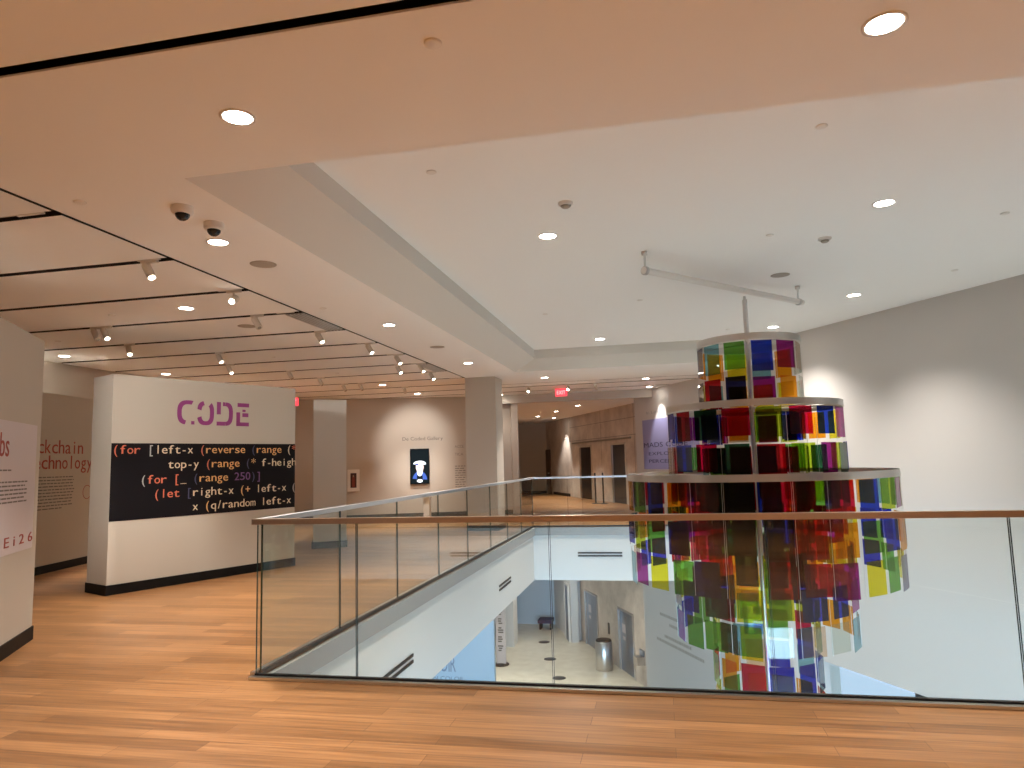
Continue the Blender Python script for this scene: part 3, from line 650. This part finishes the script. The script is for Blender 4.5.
# spotlights added out of view to light the code wall, text wall and poster
head(-6.3, 4.57, CZ-.11, (-6.9, 9.0, 1.9), 'added unseen spotlight in the first track slot aimed back at the code wall lettering', 1, 40)
head(-5.6, 4.57, CZ-.11, (-6.3, 10.4, 1.6), 'added unseen spotlight in the first track slot, aimed back at the mural end', 1, 34)
head(-8.6, 5.9, CZ-.11, (-9.8, 9.6, 1.7), 'added unseen spotlight aimed at the Blockchain text wall', 1, 18)
head(-5.4, 2.83, CZ-.11, (-6.0, 5.6, 1.5), 'added unseen spotlight in the wide front slot aimed at the poster on the near wall', 1, 60)
for i, (x, lit, lb, aim, pw) in enumerate([(-3.5, 1, 'bright spotlight between the square column and the hanging exit sign', (-3.3, 15, 1), 4), (-2.4, 1, 'glaring spotlight beside the far exit sign', (-2.0, 14, 1), 12), (-1.64, 0, 'unlit white spotlight between the hanging exit sign and the white wall', (-1, 21, 2), 0)]):
    head(x, 19.1, CZ-.11, aim, lb, lit, pw)
def wash(x, y, z, aim, label, power, ang):
    o = downlight(x, y, z, label, 0)
    l = bpy.data.lights.new('lamp', 'SPOT'); l.energy = power; l.color = NEUT; l.spot_size = math.radians(ang); l.spot_blend = .6; l.shadow_soft_size = .04
    q = bpy.data.objects.new('lamp', l); C.objects.link(q); d = V(*aim)-V(x, y, z); q.location = V(x, y, z-.02); q.rotation_euler = d.to_track_quat('-Z', 'Y').to_euler(); attach(q, o)
wash(-.24, 20.75, CZ, (-.06, 20.9, 2.2), 'wall washer downlight throwing a cone of light above the lavender banner', 34, 62)
wash(-4.6, 31.2, LC, (-4.35, 31.9, 1.2), 'wall washer downlight beside the lobby wall, beyond the elevators', 60, 60)

# ------------------------------------------------------------------ small ceiling devices
def disc(name, x, y, z, r, h, m, label, cat, group=None):
    o = G().lathe((x, y, z), [(0, -h), (r*.8, -h), (r, -h*.6), (r, 0)], 24).build(name, m)
    o2 = tag(o, label, cat, group); return o2
for x, y, z, lb in [(-1.0, 3.13, CZ, 'flat round ceiling cap at the top of the low ceiling, near the dark slot'), (-4.24, 4.42, CZ, 'faint round ceiling cap between the long dark joint and the dome cameras'), (-4.22, 8.35, CZ, 'tiny round ceiling cap beside the grey vent'),
    (-6.97, 7.85, CZ, 'small round ceiling cap between slots, above the near text wall'), (-6.98, 11.82, CZ, 'small round ceiling cap between slots, over the code wall'), (-6.93, 14.39, CZ, 'small round ceiling cap between slots, beyond the code wall'), (-9.09, 9.16, CZ, 'small round ceiling cap above the near text walls'),
    (-1.83, 5.63, AZ, 'round cap in the raised ceiling by its front edge, near the grey sloped border'), (1.34, 5.61, AZ, 'round cap in the raised ceiling by its front edge, below the largest downlight'), (1.35, 8.36, AZ, 'round ceiling cap above the white bar of the sculpture'),
    (3.75, 8.31, AZ, 'round cap in the raised ceiling between its second downlight and the oblique wall'), (-1.84, 11.85, AZ, 'small round cap in the far part of the raised ceiling, by the sloped border'), (1.43, 14.5, AZ, 'small round ceiling cap just above the sculpture top ring'), (4.18, 10.82, AZ, 'small round ceiling cap close against the oblique white wall'), (-.21, 11.29, AZ, 'small round ceiling cap past the first hanger of the white bar')]:
    disc('sprinkler_cap', x, y, z, .045, .012, M['white'], lb, 'sprinkler', 'round sprinkler caps in the ceilings')
disc('ceiling_speaker', -3.85, 6.32, CZ, .13, .006, M['grille'], 'round ceiling speaker on the plain band past the second dome camera', 'speaker')
disc('ceiling_speaker', -3.79, 11.84, CZ, .13, .006, M['grille'], 'round ceiling speaker on the plain band nearer the square column', 'speaker')
disc('ceiling_speaker', -5.78, 9.08, CZ, .13, .006, M['grille'], 'round ceiling speaker between slots beside the unlit spotlight', 'speaker')
disc('ceiling_speaker', 1.77, 10.33, AZ, .13, .006, M['grille'], 'round ceiling speaker above the long white bar', 'speaker')
for x, y, lb in [(-.8, 6.69, 'smoke detector in the raised ceiling just above a lit downlight'), (2.01, 8.68, 'smoke detector in the raised ceiling above the ceiling speaker')]:
    o = thing('smoke_detector', (x, y, AZ), lb, 'detector')
    G().lathe((x, y, AZ), [(.075, 0), (.075, -.018), (.055, -.03)], 24).build('base', M['white'], o)
    G().lathe((x, y, AZ-.03), [(.045, 0), (.045, -.012), (.03, -.024), (0, -.026)], 20).build('sensor', M['grille'], o)
for x, y, lb in [(-3.58, 4.72, 'white dome security camera, nearer one of the pair on the ceiling'), (-3.58, 5.12, 'white dome security camera, the one touching the downlight beside it')]:
    o = thing('dome_camera', (x, y, CZ), lb, 'camera')
    G().lathe((x, y, CZ), [(.082, 0), (.082, -.045), (.072, -.06), (.05, -.062)], 28).build('housing', M['white'], o)
    G().lathe((x, y, CZ-.055), [(.056, 0), (.053, -.022), (.040, -.042), (.022, -.054), (0, -.058)], 24).build('dome', mat('dome_smoke', (.01, .01, .01), .12), o)
for y0, y1, lb in [(8.53, 9.76, 'long grey slotted ceiling vent along the dark joint'), (13.75, 14.98, 'short-looking grey ceiling vent along the dark joint, near the column')]:
    o = thing('ceiling_vent', (XC-.16, (y0+y1)/2, CZ), lb, 'vent')
    G().box((XC-.28, y0, CZ-.006), (XC-.03, y1, CZ-.001)).build('backing', M['led'], o)
    for k in range(5): G().box((XC-.275+k*.055, y0+.01, CZ-.016), (XC-.262+k*.055, y1-.01, CZ-.006)).build('slat', M['alum'], o)
def exit_sign(x, y, z, label):
    o = thing('exit_sign', (x, y, z), label, 'sign')
    G().box((x-.17, y-.015, z-.11), (x+.17, y+.015, z+.11)).build('body', M['exitr'], o)
    G().tube((x, y, z+.11), (x, y, CZ), .01, seg=8).build('stem', M['white'], o)
    g = G(); text(g, 'EXIT', -.12, -.055, .16, (x, y-.015, z), V(1, 0, 0), Z, V(0, -1, 0), 0, width=.24, tall=.95); g.build('letters', M['exitw'], o)
exit_sign(-9.46, 17.0, 3.33, 'red exit sign peeking out from behind the code wall')
exit_sign(-2.66, 19.6, 3.50, 'red exit sign hanging before the elevator lobby')

# ------------------------------------------------------------------ lobby and lower hall furnishings
for q, lb in [((-2.42, 26.2), 'slim dark post, nearer the far door of the two upper elevators'), ((-2.12, 26.0), 'slim dark post, nearer the near door of the two upper elevators')]:
    o = thing('stanchion', (*q, 0), lb, 'post')
    G().tube((*q, .02), (*q, 1.12), .03, seg=12).build('post', M['dark'], o); G().lathe((*q, 0), [(.16, 0), (.16, .015), (.03, .03)], 20).build('base', M['dark'], o)
o = thing('trash_bin', (-2.38, 26.6, LZ), 'round steel trash bin between the lower elevator doors', 'bin')
G().lathe((-2.38, 26.6, LZ), [(.30, 0), (.31, .02), (.31, .98), (.29, 1.0)], 32).build('body', M['steel'], o)
G().lathe((-2.38, 26.6, LZ+1.0), [(.29, 0), (.27, .05), (.1, .06), (0, .06)], 32).build('lid', M['black'], o)
g = G(); c = onE(2.35, LZ+1.0, 0)
g.obox(onE(2.3, LZ+1.0, .0), ed3, Z, en3, .13, .4, .03)
tag(g.build('call_panel', M['dark']), 'small dark elevator call panel on the lower concrete wall', 'panel')
o = thing('drinking_fountain', onE(-.65, LZ+.8), 'small steel drinking fountain on the wall corner in the lower hall', 'fountain')
G().obox(onE(-.95, LZ+.72, 0), ed3, Z, en3, .34, .26, .28).build('basin', M['steel'], o); G().obox(onE(-.93, LZ+.98, 0), ed3, Z, en3, .3, .2, .06).build('back_plate', M['doorl'], o)
for k, (x, y, lb) in enumerate([(-3.87, 25.39, 'dark round floor grille just beyond the guardrail base, of three in a line'), (-4.55, 27.71, 'dark round floor grille, middle of the three on the pale lower floor'), (-5.19, 30.21, 'dark round floor grille just before the dark bench, of three in a line')]):
    tag(G().lathe((x, y, LZ), [(0, .012), (.20, .012), (.24, 0)], 28).build('floor_grille', M['dark']), lb, 'grille', 'round floor grilles')
o = thing('sign_totem', (-6.25, 26.75, LZ), 'tall narrow sign with dark upright lettering on a round base, lower hall', 'sign')
G().box((-6.42, 26.73, LZ+.05), (-6.06, 26.79, LZ+2.35)).build('panel', M['poster'], o)
g = G()
for i in range(5):
    for k in range(3): g.box((-6.33+random.uniform(-.02, .02), 26.724, LZ+.5+i*.33+k*.08), (-6.33+random.uniform(.10, .2), 26.73, LZ+.55+i*.33+k*.08))
g.build('letters', M['txt'], o)
G().lathe((-6.25, 26.76, LZ), [(.30, 0), (.30, .03), (.05, .06), (0, .06)], 24).build('base', M['black'], o)
o = thing('bench', (-5.5, 32.6, LZ), 'small dark bench against the far lower wall', 'bench')
G().box((-5.80, 32.2, LZ+.30), (-5.16, 32.9, LZ+.44)).build('seat', M['navy'], o)
for x in (-5.76, -5.28): G().box((x, 32.35, LZ), (x+.08, 32.85, LZ+.30)).build('leg', M['black'], o)
